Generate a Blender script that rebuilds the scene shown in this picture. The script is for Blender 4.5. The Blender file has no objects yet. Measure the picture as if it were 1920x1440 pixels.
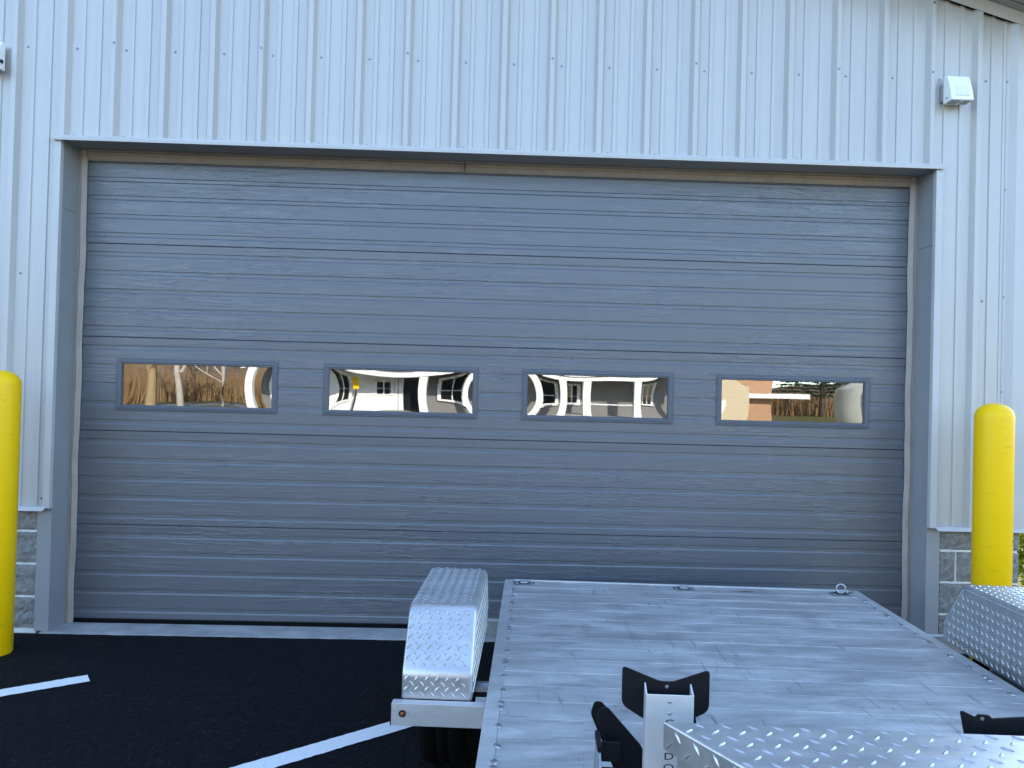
import bpy, bmesh, math, random
from math import sin, cos, tan, radians, pi, sqrt
from mathutils import Vector, Matrix
random.seed(11)
S = bpy.context.scene
C = S.collection

# ------------------------------------------------------------------ camera
CAM = (0.0119, -5.0667, 1.5284); YAW, PIT, ROL = 0.0232, 0.0123, 0.0261
cd = bpy.data.cameras.new('camera'); cam = bpy.data.objects.new('camera', cd); C.objects.link(cam)
cd.sensor_width = 36.0; cd.lens = 1442.0 / 1920 * 36; cd.clip_start = 0.02; cd.clip_end = 2000
f_ = Vector((sin(YAW)*cos(PIT), cos(YAW)*cos(PIT), sin(PIT))); r_ = Vector((cos(YAW), -sin(YAW), 0)); u_ = r_.cross(f_)
r2 = cos(ROL)*r_ + sin(ROL)*u_; u2 = -sin(ROL)*r_ + cos(ROL)*u_
m = Matrix((r2, u2, -f_)).transposed().to_4x4(); m.translation = CAM; cam.matrix_world = m
S.camera = cam

# ------------------------------------------------------------------ sky, sun, exposure
SUN_EL, SUN_AZ = radians(33), radians(14)      # sun stands behind the building, a little to its right
W = bpy.data.worlds.new('World'); S.world = W; W.use_nodes = True
nt = W.node_tree; bg = nt.nodes['Background']
sky = nt.nodes.new('ShaderNodeTexSky'); sky.sky_type = 'NISHITA'; sky.sun_disc = False
sky.sun_elevation = SUN_EL; sky.sun_rotation = SUN_AZ
sky.air_density = 1.0; sky.dust_density = 0.4; sky.ozone_density = 2.2
nt.links.new(sky.outputs[0], bg.inputs[0]); bg.inputs[1].default_value = 0.15
sl = bpy.data.lights.new('sun', 'SUN'); sl.energy = 3.0; sl.angle = radians(0.5); sl.color = (1, 0.93, 0.82)
so = bpy.data.objects.new('sun', sl); C.objects.link(so)
sdir = Vector((sin(SUN_AZ)*cos(SUN_EL), cos(SUN_AZ)*cos(SUN_EL), sin(SUN_EL)))
so.rotation_euler = sdir.to_track_quat('Z', 'Y').to_euler()
S.view_settings.view_transform = 'Standard'; S.view_settings.look = 'None'
S.view_settings.gamma = 1; S.view_settings.use_curve_mapping = False
S.view_settings.exposure = 2.4
S.render.engine = 'CYCLES'
S.cycles.max_bounces = 7; S.cycles.diffuse_bounces = 4; S.cycles.glossy_bounces = 3; S.cycles.transmission_bounces = 2; S.cycles.transparent_max_bounces = 6
S.render.resolution_x = 1024; S.render.resolution_y = 768

# ------------------------------------------------------------------ helpers
def link(o, parent=None):
    C.objects.link(o)
    if parent: o.parent = parent
    return o
def mesh(name, vs, fs, mat, parent=None, smooth=False, loc=(0, 0, 0)):
    me = bpy.data.meshes.new(name); me.from_pydata([tuple(v) for v in vs], [], fs); me.validate()
    if mat: me.materials.append(mat)
    if smooth:
        for p in me.polygons: p.use_smooth = True
    o = bpy.data.objects.new(name, me); o.location = loc
    return link(o, parent)
def empty(name, loc=(0, 0, 0), rz=0, parent=None):
    o = bpy.data.objects.new(name, None); o.location = loc; o.rotation_euler = (0, 0, rz); o.empty_display_size = .1
    return link(o, parent)
def tag(o, label, cat, group=None):
    o['label'] = label; o['category'] = cat
    if group: o['group'] = group
    return o
def copy_tree(o, parent=None):
    c = o.copy(); link(c); c.parent = parent
    for ch in list(o.children): copy_tree(ch, c)
    return c
def boxv(x0, x1, y0, y1, z0, z1):
    vs = [(x0, y0, z0), (x1, y0, z0), (x1, y1, z0), (x0, y1, z0), (x0, y0, z1), (x1, y0, z1), (x1, y1, z1), (x0, y1, z1)]
    fs = [(0, 3, 2, 1), (4, 5, 6, 7), (0, 1, 5, 4), (1, 2, 6, 5), (2, 3, 7, 6), (3, 0, 4, 7)]
    return vs, fs
def bevel(o, w, seg=2, ang=35):
    b = o.modifiers.new('bevel', 'BEVEL'); b.width = w; b.segments = seg; b.limit_method = 'ANGLE'; b.angle_limit = radians(ang)
    return o
def box(name, x0, x1, y0, y1, z0, z1, mat, parent=None, bv=0):
    o = mesh(name, *boxv(x0, x1, y0, y1, z0, z1), mat, parent)
    if bv: bevel(o, bv)
    return o
class MB:
    def __init__(s): s.v = []; s.f = []
    def add(s, vs, fs):
        n = len(s.v); s.v += [tuple(v) for v in vs]; s.f += [tuple(i + n for i in f) for f in fs]; return s
    def box(s, *a): return s.add(*boxv(*a))
    def tube(s, pts, rad, n=8, caps=True):
        pts = [Vector(p) for p in pts]; rr = rad if isinstance(rad, (list, tuple)) else [rad]*len(pts)
        base = len(s.v); up = Vector((0, 0, 1))
        for i, p in enumerate(pts):
            d = (pts[min(i+1, len(pts)-1)] - pts[max(i-1, 0)]).normalized()
            a = d.cross(up)
            if a.length < .05: a = d.cross(Vector((1, 0, 0)))
            a.normalize(); b = a.cross(d)
            for k in range(n):
                t = 2*pi*k/n; s.v.append(tuple(p + (a*cos(t) + b*sin(t))*rr[i]))
        for i in range(len(pts)-1):
            for k in range(n):
                a0 = base + i*n + k; a1 = base + i*n + (k+1) % n
                s.f.append((a0, a1, a1+n, a0+n))
        if caps:
            s.f.append(tuple(base + k for k in range(n))[::-1]); e = base + (len(pts)-1)*n
            s.f.append(tuple(e + k for k in range(n)))
        return s
    def build(s, name, mat, parent=None, smooth=False): return mesh(name, s.v, s.f, mat, parent, smooth)
def prism(poly, axis, a, b):
    """extrude polygon (list of 2D) along axis between a and b. axis 0: (y,z) poly, 1: (x,z), 2: (x,y)"""
    n = len(poly)
    def mk(q, t): return (t, q[0], q[1]) if axis == 0 else (q[0], t, q[1]) if axis == 1 else (q[0], q[1], t)
    vs = [mk(q, a) for q in poly] + [mk(q, b) for q in poly]
    fs = [tuple(range(n)), tuple(range(2*n-1, n-1, -1))] + [(i, i+n, (i+1) % n + n, (i+1) % n) for i in range(n)]
    return vs, fs
def fixn(o):
    bm = bmesh.new(); bm.from_mesh(o.data); bmesh.ops.recalc_face_normals(bm, faces=bm.faces); bm.to_mesh(o.data); bm.free(); return o
def lathe(prof, n=32):
    vs = []; fs = []
    for r, z in prof:
        for k in range(n): vs.append((r*cos(2*pi*k/n), r*sin(2*pi*k/n), z))
    for i in range(len(prof)-1):
        for k in range(n):
            fs.append((i*n+k, i*n+(k+1) % n, (i+1)*n+(k+1) % n, (i+1)*n+k))
    return vs, fs

# ------------------------------------------------------------------ materials
class N:
    def __init__(s, name):
        s.m = bpy.data.materials.new(name); s.m.use_nodes = True; s.t = s.m.node_tree; s.b = s.t.nodes['Principled BSDF']; s._c = {}
    def node(s, typ, **kw):
        n = s.t.nodes.new(typ)
        for k, v in kw.items(): setattr(n, k, v)
        return n
    def ln(s, a, b): s.t.links.new(a, b); return s
    def coord(s, scale=(1, 1, 1), rot=(0, 0, 0), loc=(0, 0, 0), kind='Object'):
        tc = s.node('ShaderNodeTexCoord'); mp = s.node('ShaderNodeMapping')
        mp.inputs['Scale'].default_value = scale; mp.inputs['Rotation'].default_value = rot; mp.inputs['Location'].default_value = loc
        if kind == 'World': tc = s.node('ShaderNodeNewGeometry'); kind = 'Position'
        s.ln(tc.outputs[kind], mp.inputs[0]); return mp.outputs[0]
    def noise(s, vec, scale=1, detail=4, rough=.55, dist=0):
        n = s.node('ShaderNodeTexNoise'); n.inputs['Scale'].default_value = scale; n.inputs['Detail'].default_value = detail
        n.inputs['Roughness'].default_value = rough; n.inputs['Distortion'].default_value = dist
        s.ln(vec, n.inputs['Vector']); return n.outputs[0]
    def ramp(s, fac, stops):
        n = s.node('ShaderNodeValToRGB'); e = n.color_ramp.elements
        for i, (p, c) in enumerate(stops):
            el = e[i] if i < 2 else e.new(p)
            el.position = p; c = c if isinstance(c, tuple) else (c, c, c); el.color = (*c, 1)
        s.ln(fac, n.inputs[0]); return n.outputs[0]
    def mix(s, fac, a, b, mode='MIX'):
        n = s.node('ShaderNodeMix', data_type='RGBA', blend_type=mode)
        for i, x in ((0, fac), (6, a), (7, b)):
            if hasattr(x, 'links'): s.ln(x, n.inputs[i])
            else: n.inputs[i].default_value = x if not isinstance(x, tuple) else (*x, 1)
        return n.outputs[2]
    def math(s, op, a, b=0.0):
        n = s.node('ShaderNodeMath', operation=op)
        for i, x in ((0, a), (1, b)):
            if hasattr(x, 'links'): s.ln(x, n.inputs[i])
            else: n.inputs[i].default_value = x
        return n.outputs[0]
    def bump(s, h, strength=.3, dist=.01, prev=None):
        n = s.node('ShaderNodeBump'); n.inputs['Strength'].default_value = strength; n.inputs['Distance'].default_value = dist
        s.ln(h, n.inputs['Height'])
        if prev: s.ln(prev, n.inputs['Normal'])
        s.ln(n.outputs[0], s.b.inputs['Normal']); return n.outputs[0]
    def set(s, col=None, rough=None, metal=None, spec=None):
        for k, v in (('Base Color', col), ('Roughness', rough), ('Metallic', metal), ('Specular IOR Level', spec)):
            if v is None: continue
            if hasattr(v, 'links'): s.ln(v, s.b.inputs[k])
            else: s.b.inputs[k].default_value = (*v, 1) if isinstance(v, tuple) else v
        return s
def paint(name, col, rough=.45, metal=0, var=.08, scale=3, bump=0, bscale=60, stretch=(1, 1, 1), dirt=0):
    n = N(name); v = n.coord(stretch)
    f = n.noise(v, scale, 5)
    c = n.mix(n.ramp(f, [(.3, 0.0), (.7, 1.0)]), tuple(x*(1-var) for x in col), tuple(min(1, x*(1+var)) for x in col))
    if dirt:
        d = n.ramp(n.noise(n.coord((1, 1, .35)), 9, 6, .7), [(.52, 0.0), (.75, 1.0)])
        c = n.mix(n.math('MULTIPLY', d, dirt), c, tuple(x*.45 for x in col))
    n.set(c, n.math('ADD', n.math('MULTIPLY', f, .2), rough-.1), metal)
    if bump: n.bump(n.noise(v, bscale, 4), bump, .002)
    return n.m

M = {}
def wall_mat():
    n = N('siding_paint'); v = n.coord((1, 1, .15))
    f = n.noise(v, 2.2, 5)
    c = n.mix(n.ramp(f, [(.3, 0.0), (.7, 1.0)]), (.445, .433, .413), (.48, .467, .445))
    d = n.noise(n.coord((9, 1, .5)), 1.6, 6, .7)
    c = n.mix(n.math('MULTIPLY', n.ramp(d, [(.55, 0.0), (.75, 1.0)]), .22), c, (.30, .29, .27))
    n.set(c, n.math('ADD', n.math('MULTIPLY', f, .15), .24), 0, .75)
    n.bump(n.noise(n.coord((1, 1, .10)), 2.2, 3), .35, .012)      # slight oil-canning of thin sheet
    return n.m
M['wall'] = wall_mat()
M['trim'] = paint('trim_paint', (.285, .29, .295), .42, var=.05, dirt=.2)
M['lighttrim'] = paint('light_trim_paint', (.50, .49, .475), .4, var=.04)
M['stop'] = paint('beige_vinyl', (.32, .27, .225), .5, var=.10, scale=6, dirt=.5)
M['fixture'] = paint('fixture_paint', (.9, .9, .88), .4, var=.02)
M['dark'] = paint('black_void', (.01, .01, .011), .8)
M['screw'] = paint('zinc_screw', (.25, .26, .28), .4, .8)
M['mortar'] = paint('mortar', (.74, .73, .70), .9, var=.10, scale=20, bump=.6, bscale=90)
M['concrete'] = paint('concrete', (.36, .35, .335), .85, var=.22, scale=7, bump=.5, bscale=70, dirt=.5)
M['rubber'] = paint('rubber', (.003, .003, .0033), .85, var=.2, bump=.3)
M['rubber'].node_tree.nodes['Principled BSDF'].inputs['Specular IOR Level'].default_value = .12
M['blacksteel'] = paint('black_powdercoat', (.003, .004, .006), .6, var=.15, scale=20, bump=.15, bscale=400)
M['blacksteel'].node_tree.nodes['Principled BSDF'].inputs['Specular IOR Level'].default_value = .25
M['white'] = paint('white_trim', (.8, .8, .78), .5)
M['amber'] = paint('amber_lens', (.30, .07, .01), .25)
M['interior'] = paint('interior_dark', (.05, .05, .05), .8)

def door_mat():
    n = N('slate_embossed_steel')
    v1 = n.coord((1.9, 1, 25)); big = n.noise(v1, 1.0, 3, .5, 1.8)
    gate = n.ramp(n.noise(n.coord((.8, 1, 2.6), loc=(4, 0, 1.3)), 1.0, 3, .5), [(.38, 0.0), (.62, 1.0)])
    mask = n.math('MULTIPLY', n.ramp(big, [(.50, 0.0), (.55, 1.0)]), n.math('ADD', n.math('MULTIPLY', gate, .85), .15))
    grain = n.noise(n.coord((9, 1, 170)), 1.0, 3, .6, .8)
    fine = n.noise(n.coord((60, 1, 240)), 1.0, 2)
    dirt = n.ramp(n.noise(n.coord((3, 1, .8)), 2, 6, .7), [(.5, 0.0), (.75, 1.0)])
    col = n.mix(mask, (.084, .094, .108), (.093, .104, .118))
    col = n.mix(n.math('MULTIPLY', dirt, .18), col, (.16, .155, .15))
    n.set(col, n.math('SUBTRACT', .40, n.math('MULTIPLY', mask, .15)), 0, .9)
    h = n.math('MULTIPLY', grain, n.math('ADD', n.math('MULTIPLY', mask, .88), .12))
    b1 = n.bump(fine, .10, .0015)
    n.bump(h, .55, .003, b1)
    return n.m
M['door'] = door_mat()
M['doorframe'] = paint('slate_frame', (.092, .102, .120), .42, var=.05, bump=.1, bscale=200)

def glass_mat():
    n = N('window_glass'); t = n.t
    gl = n.node('ShaderNodeBsdfGlossy'); gl.inputs['Roughness'].default_value = 0.0; gl.inputs['Color'].default_value = (.95, .95, .93, 1)
    tr = n.node('ShaderNodeBsdfTransparent'); tr.inputs['Color'].default_value = (.75, .8, .78, 1)
    fr = n.node('ShaderNodeFresnel'); fr.inputs['IOR'].default_value = 1.5
    fac = n.math('ADD', n.math('MULTIPLY', fr.outputs[0], .8), .22)
    mx = n.node('ShaderNodeMixShader'); n.ln(fac, mx.inputs[0]); n.ln(tr.outputs[0], mx.inputs[1]); n.ln(gl.outputs[0], mx.inputs[2])
    n.ln(mx.outputs[0], t.nodes['Material Output'].inputs['Surface'])
    return n.m
M['glass'] = glass_mat()

def block_mat():
    n = N('split_face_block'); v = n.coord()
    f = n.noise(v, 38, 6, .7); sp = n.noise(v, 160, 3, .6); big = n.noise(v, 5, 3)
    c = n.mix(n.ramp(f, [(.3, 0.0), (.72, 1.0)]), (.15, .143, .134), (.36, .345, .325))
    c = n.mix(n.ramp(sp, [(.63, 0.0), (.70, 1.0)]), c, (.75, .73, .70))
    c = n.mix(n.math('MULTIPLY', big, .35), c, (.17, .165, .155))
    n.set(c, .9, 0, .3); n.bump(f, 1.0, .012); return n.m
M['block'] = block_mat()

def asphalt_mat():
    n = N('fresh_asphalt'); v = n.coord()
    f = n.noise(v, 75, 3, .6); ch = n.noise(v, 32, 4, .7); big = n.noise(v, 1.1, 5, .6)
    c = n.mix(n.ramp(ch, [(.35, 0.0), (.7, 1.0)]), (.0016, .0019, .0028), (.0095, .0105, .0135))
    c = n.mix(n.ramp(f, [(.62, 0.0), (.72, 1.0)]), c, (.050, .050, .052))
    gate = n.ramp(n.noise(v, 2.1, 4, .6), [(.44, 0.0), (.60, 1.0)])
    for rot, off in ((.7, 0), (-.5, 4)):
        sc = n.noise(n.coord((5, 11, 1), (0, 0, rot), (off, 0, 0)), 1.7, 7, .78)
        c = n.mix(n.math('MULTIPLY', n.math('MULTIPLY', n.ramp(sc, [(.56, 0.0), (.70, 1.0)]), gate), n.ramp(f, [(.40, 0.0), (.62, .6)])), c, (.09, .088, .088))
    c = n.mix(n.math('MULTIPLY', big, .4), c, (.003, .003, .0036))
    n.set(c, .92, 0, .15); b = n.bump(ch, .9, .014); n.bump(f, .6, .006, b); return n.m
M['asphalt'] = asphalt_mat()
def line_mat():
    n = N('white_road_paint'); v = n.coord()
    f = n.noise(v, 90, 4, .65)
    c = n.mix(n.ramp(f, [(.60, 0.0), (.74, 1.0)]), (.86, .86, .84), (.5, .5, .5))
    n.set(c, .7); n.bump(n.noise(v, 140, 3), .5, .004); return n.m
M['line'] = line_mat()

def yellow_mat():
    n = N('yellow_plastic'); v = n.coord()
    f = n.noise(v, 3, 4); sc = n.noise(n.coord((3, 3, 14), (.3, .5, 0)), 3, 6, .75)
    c = n.mix(f, (.96, .57, .001), (1.0, .61, .001))
    c = n.mix(n.math('MULTIPLY', n.ramp(sc, [(.58, 0.0), (.70, 1.0)]), .4), c, (.40, .26, .02))
    n.set(c, n.math('ADD', .32, n.math('MULTIPLY', f, .15)), 0, .3); n.bump(n.noise(v, 90, 2), .05, .002); return n.m
M['yellow'] = yellow_mat()

def alu_mat(name, base, rough, metal, smudge, scr):
    n = N(name); K = 'World' if scr else 'Object'
    def co(sc, rot=(0, 0, 0), loc=(0, 0, 0)): return n.coord(sc, rot, loc, K)
    a = n.noise(co((2.2, 9, 5)), 1.3, 7, .68, .5)
    b = n.noise(co((1.2, 2.4, 3)), 1.9, 6, .62, .6)
    mot = n.noise(co((1, 1, 1)), 30, 4, .65)
    c = n.mix(n.ramp(a, [(.36, 0.0), (.62, 1.0)]), tuple(x*(1-smudge) for x in base), base)
    c = n.mix(n.math('MULTIPLY', n.ramp(b, [(.36, 1.0), (.52, 0.0)]), smudge), c, tuple(x*.55 for x in base))
    c = n.mix(n.math('MULTIPLY', n.ramp(mot, [(.3, 1.0), (.5, 0.0)]), smudge*.6), c, tuple(x*.6 for x in base))
    if scr:
        gate = n.ramp(n.noise(co((1, 1, 1), loc=(3, 8, 0)), 2.3, 3), [(.46, 0.0), (.6, 1.0)])
        for rz, off, k, st in ((.62, 0, .62, 1.6), (-.25, 3, .66, 2.6), (.95, 7, .64, 2.0), (.35, 11, .64, .9), (1.5, 17, .66, 3)):
            s1 = n.noise(co((24, st, 1), (0, 0, rz), (off, off*.7, 0)), 1.4, 3, .5, 1.3)
            c = n.mix(n.math('MULTIPLY', n.math('MULTIPLY', n.ramp(s1, [(k+.02, 0.0), (k+.07, 1.0)]), gate), scr), c, (.10, .095, .09))
        dr = n.noise(co((4.5, 2.2, 1), (0, 0, .5), (9, 2, 0)), 1.7, 6, .7)
        c = n.mix(n.math('MULTIPLY', n.ramp(dr, [(.62, 0.0), (.74, 1.0)]), .55), c, (.17, .16, .15))
        st = n.noise(co((5, 9, 1), (0, 0, .2), (5.3, 1.7, 0)), 1.1, 5, .6)
        c = n.mix(n.math('MULTIPLY', n.ramp(st, [(.70, 0.0), (.77, 1.0)]), .7), c, (.15, .10, .06))
    n.set(c, n.math('ADD', rough-.12, n.math('MULTIPLY', mot, .24)), metal)
    n.bump(n.noise(co((3, 120, 30)), 1, 3), .10, .002)
    return n.m
M['deck'] = alu_mat('mill_aluminium_deck', (.585, .565, .54), .47, .25, .45, .5)
M['alu'] = alu_mat('mill_aluminium', (.64, .63, .61), .40, .4, .25, 0)
M['tread'] = alu_mat('bright_tread_plate', (.62, .615, .605), .38, .78, .25, 0)
M['zinc'] = alu_mat('zinc_plated', (.50, .51, .52), .34, .9, .3, 0)
M['steelplate'] = alu_mat('dull_steel', (.24, .25, .26), .4, .7, .3, 0)
M['post'] = paint('anodised_post', (.66, .655, .64), .38, .35, var=.04, scale=5)
M['rust'] = paint('rust_stain', (.22, .10, .045), .8, var=.4, scale=60)
M['ink'] = paint('black_ink', (.015, .015, .02), .5)
M['rim'] = paint('silver_wheel', (.5, .5, .5), .35, .6)

# ------------------------------------------------------------------ setting: ground, slab, paint
GZ = -0.03
gs = []
g = mesh('parking_lot', [(-40, -13.2, GZ), (3.75, -13.2, GZ), (3.75, -.236, GZ), (-40, -.236, GZ)], [(0, 1, 2, 3)], M['asphalt'])
g['kind'] = 'structure'
def lawn_mat():
    n = N('winter_lawn'); v = n.coord()
    a = n.noise(v, .35, 5, .6); b = n.noise(v, 9, 5, .7)
    c = n.mix(n.ramp(a, [(.35, 0.0), (.65, 1.0)]), (.10, .11, .035), (.20, .16, .075))
    c = n.mix(n.math('MULTIPLY', b, .5), c, (.07, .075, .025)); n.set(c, .95, 0, .1); n.bump(b, .8, .05); return n.m
M['lawn'] = lawn_mat()
g = mesh('ground', [(-600, -600, GZ-.012), (600, -600, GZ-.012), (600, 600, GZ-.012), (-600, 600, GZ-.012)], [(0, 1, 2, 3)], M['lawn']); g['kind'] = 'structure'
M['oldroad'] = paint('worn_road', (.16, .155, .15), .9, var=.15, scale=2, bump=.3)
g = mesh('road', [(-200, -31, GZ), (-6.9, -31, GZ), (-6.9, -26.5, GZ), (-200, -26.5, GZ)], [(0, 1, 2, 3)], M['oldroad']); g['kind'] = 'structure'
# concrete sill under the door with a slightly ragged asphalt edge
vs = []; fs = []; nx = 120
for i in range(nx+1):
    x = -2.76 + 5.6*i/nx
    vs += [(x, .25, GZ+.005), (x, -.216 + random.uniform(-.004, .004) + .004*sin(x*5), GZ+.005), (x, -.235 + random.uniform(-.004, .004), GZ+.001)]
for i in range(nx):
    a = i*3; fs += [(a, a+1, a+4, a+3), (a+1, a+2, a+5, a+4)]
g = mesh('door_sill', vs, fs, M['concrete']); g['kind'] = 'structure'
def stripe(p0, p1, w, name, label):
    p0 = Vector((*p0, 0)); p1 = Vector((*p1, 0)); d = (p1-p0); L = d.length; d.normalize(); nn = Vector((-d.y, d.x, 0)); k = int(L/.02)
    vs = []; fs = []
    for i in range(k+1):
        c = p0 + d*(L*i/k)
        for s in (-1, 1):
            q = c + nn*s*(w/2 + random.uniform(-.0025, .0025)); vs.append((q.x, q.y, GZ+.004))
    for i in range(k): fs.append((2*i, 2*i+2, 2*i+3, 2*i+1))
    o = mesh(name, vs, fs, M['line']); o['kind'] = 'structure'; o['label'] = label
stripe((-3.9, -2.18), (-2.08, -.95), .105, 'parking_line', 'white painted line ending near the left bollard')
stripe((-2.6, -3.2), (.05, -1.11), .105, 'parking_line', 'white painted line running under the trailer fender')

# ------------------------------------------------------------------ metal building
B = empty('metal_building', (0, 0, GZ)); tag(B, 'light grey ribbed metal building with split-face block base', 'building')
def bp(o): o.parent = B; o.matrix_parent_inverse = Matrix.Translation((0, 0, -GZ)); return o
XL, XR = -9.41, 3.41; YW = -.2; ZB = .748
XA, XB_ = -2.722, 2.803; ZH = 3.05
def rake(x): return 4.978 - .3*x if x > -3 else 4.978 + .9 + .3*(x+3)
RIB0, P = -3.0256, .3048
def profile(xa, xb):
    """R-panel cross-section points between xa and xb -> list of (x, depth)"""
    pts = [(xa, None), (xb, None)]
    i0 = math.floor((xa-RIB0)/P)-1; i1 = math.ceil((xb-RIB0)/P)+1
    allp = []
    for i in range(i0, i1+1):
        c = RIB0 + P*i
        allp += [(c-.0335, 0), (c-.0155, .036), (c+.0155, .036), (c+.0335, 0)]
        for t in (1/3, 2/3):
            q = c + P*t; allp += [(q-.0155, 0), (q-.0115, .0085), (q+.0115, .0085), (q+.0155, 0)]
    def h(x):
        for (xa_, a), (xb__, b) in zip(allp, allp[1:]):
            if xa_ <= x <= xb__: return a + (b-a)*(x-xa_)/max(1e-9, xb__-xa_)
        return 0
    r = [(xa, h(xa))] + [q for q in allp if xa+1e-4 < q[0] < xb-1e-4] + [(xb, h(xb))]
    return r
def panel(xa, xb):
    mb = MB()
    cuts = [xa] + [c for c in (XA, XB_) if xa < c < xb] + [xb]
    for a, b in zip(cuts, cuts[1:]):
        mid = (a+b)/2; z0 = ZH if XA < mid < XB_ else ZB
        pr = profile(a, b); vs = []
        for x, d in pr:
            zt = rake(x) + .012
            for k in range(3): vs.append((x, YW-d, z0 + (zt-z0)*k/2))
        fs = []
        for i in range(len(pr)-1):
            for k in range(2): fs.append((i*3+k, (i+1)*3+k, (i+1)*3+k+1, i*3+k+1))
        mb.add(vs, fs)
    o = mb.build('wall_panel', M['wall']); return bp(o)
laps = [RIB0 + P*i for i in (-10, -7, -4, -1, 2, 5, 8, 11, 14, 17, 19)]
ends = [x + .012 for x in laps] + [3.262]
panel(XL + .2, ends[0])
for a, b in zip(ends, ends[1:]): panel(a, b)
# lap edge: thin overlapping lip of each sheet on the lap rib
for x in laps[3:]:
    z0 = ZH if XA < x < XB_ else ZB
    bp(box('panel_lap', x-.0125, x+.0115, YW-.0385, YW-.0365, z0+.002, rake(x)-.01, M['wall']))
# screws
def screw_mesh():
    vs, fs = lathe([(.0, .006), (.004, .006), (.005, .004), (.005, .002), (.0085, .0015), (.0085, 0)], 10)
    me = bpy.data.meshes.new('screw'); me.from_pydata([(x, -z, y) for x, y, z in vs], [], fs); me.materials.append(M['screw']); return me
SM = screw_mesh()
def screw(x, y, z):
    o = bpy.data.objects.new('screw', SM); link(o); o.location = (x, y, z); bp(o)
for i in range(-1, 21):
    x = -2.9636 + P*i
    screw(x, YW, 3.6208)
    if XA < x < XB_: screw(x, YW, 3.073)
    else:
        screw(x, YW, .80); screw(x, YW, 2.2)
for i in (2, 5, 8, 11, 14, 17, 19):
    screw(RIB0 + P*i, YW-.0385, 3.652); screw(RIB0 + P*i, YW-.0385, 4.10)
for z in (1.1, 1.62, 2.23, 2.92, 3.62): screw(3.268, YW-.003, z)
for i in (-1, 19): screw(RIB0 + P*i + .062 + (.03 if i < 0 else .0), YW, .80)
screw(2.865, YW, .80); screw(2.865, YW, 1.25); screw(-2.79, YW, .80)
# corner trim at the right corner, wraps to the side
prof = [(3.243, YW-.001), (3.243, YW-.004), (3.285, YW-.004), (3.318, YW-.036), (3.445, YW-.036), (3.445, YW+.16), (3.441, YW+.16), (3.441, YW-.032), (3.320, YW-.032), (3.287, YW-.0005)]
pv, pf = prism(prof, 2, ZB-.004, 4.0); pv = [(x, y, z if z < 3 else rake(x)+.012) for x, y, z in pv]
o = mesh('corner_trim', pv, pf, M['lighttrim']); bp(fixn(o))
# rake trim, soffit, fascia, roof
def sloped(name, y0, y1, za, zb, mat, x0=-3, x1=3.75):
    vs = []
    for x in (x0, x1):
        for y, z in ((y0, za), (y1, za), (y1, zb), (y0, zb)): vs.append((x, y, rake(x)+z))
    fs = [(0, 1, 2, 3), (7, 6, 5, 4), (0, 4, 5, 1), (1, 5, 6, 2), (2, 6, 7, 3), (3, 7, 4, 0)]
    return bp(fixn(mesh(name, vs, fs, mat)))
sloped('rake_trim', YW-.0415, YW-.0375, 0, .081, M['lighttrim'], -3, 3.452)
sloped('gap_shade_sheet', YW+.02, YW+.03, -.1, .2, M['dark'], -3, 3.30)  # black sheet: the shade in the gap behind the rake trim, as colour
sloped('gap_shade_strip', YW-.0355, YW+.018, .06, .079, M['dark'], -3, 3.27)  # black strip painting the dark of that gap behind the trim
sloped('soffit', -.62, YW-.03, .083, .098, M['trim'])
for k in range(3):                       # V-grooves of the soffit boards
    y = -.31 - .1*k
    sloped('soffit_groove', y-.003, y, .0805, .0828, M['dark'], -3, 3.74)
sloped('fascia', -.65, -.621, .06, .22, M['lighttrim'])
sloped('roof', -.66, 14.4, .222, .26, M['trim'])
sloped('roof', -.66, 14.4, .222, .26, M['trim'], -10.0, -3)
sloped('rake_trim', YW-.0415, YW-.0375, 0, .081, M['lighttrim'], -9.45, -3)
sloped('soffit', -.62, YW-.03, .083, .098, M['trim'], -10.0, -3)
sloped('fascia', -.65, -.621, .06, .22, M['lighttrim'], -10.0, -3)
# side, back and inner walls
def wallpoly(name, pts, mat): return bp(mesh(name, pts, [tuple(range(len(pts)))], mat))
zr, zl, zp = rake(XR)+.2, rake(XL)+.2, rake(-3)+.2
wallpoly('side_wall', [(XR, YW+.1, 0), (XR, 14, 0), (XR, 14, zr), (XR, YW+.1, zr)], M['wall'])
wallpoly('side_wall', [(XL, YW+.1, 0), (XL, YW+.1, zl), (XL, 14, zl), (XL, 14, 0)], M['wall'])
wallpoly('gable_wall', [(XL, 14, 0), (XR, 14, 0), (XR, 14, zr), (-3, 14, zp), (XL, 14, zl)], M['wall'])
wallpoly('inner_wall', [(XL, -.13, 0), (XA-.03, -.13, 0), (XA-.03, -.13, rake(XA)), (-3, -.13, zp-.1), (XL, -.13, zl)], M['interior'])
wallpoly('inner_wall', [(XB_+.03, -.13, 0), (XR, -.13, 0), (XR, -.13, zr-.1), (XB_+.03, -.13, rake(XB_+.03))], M['interior'])
wallpoly('inner_wall', [(XA-.03, -.129, ZH+.02), (XB_+.03, -.129, ZH+.02), (XB_+.03, -.129, rake(XB_)), (XA-.03, -.129, rake(XA))], M['interior'])
wallpoly('interior_floor', [(XL, .26, GZ+.003), (XR, .26, GZ+.003), (XR, 14, GZ+.003), (XL, 14, GZ+.003)], M['interior'])

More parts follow.
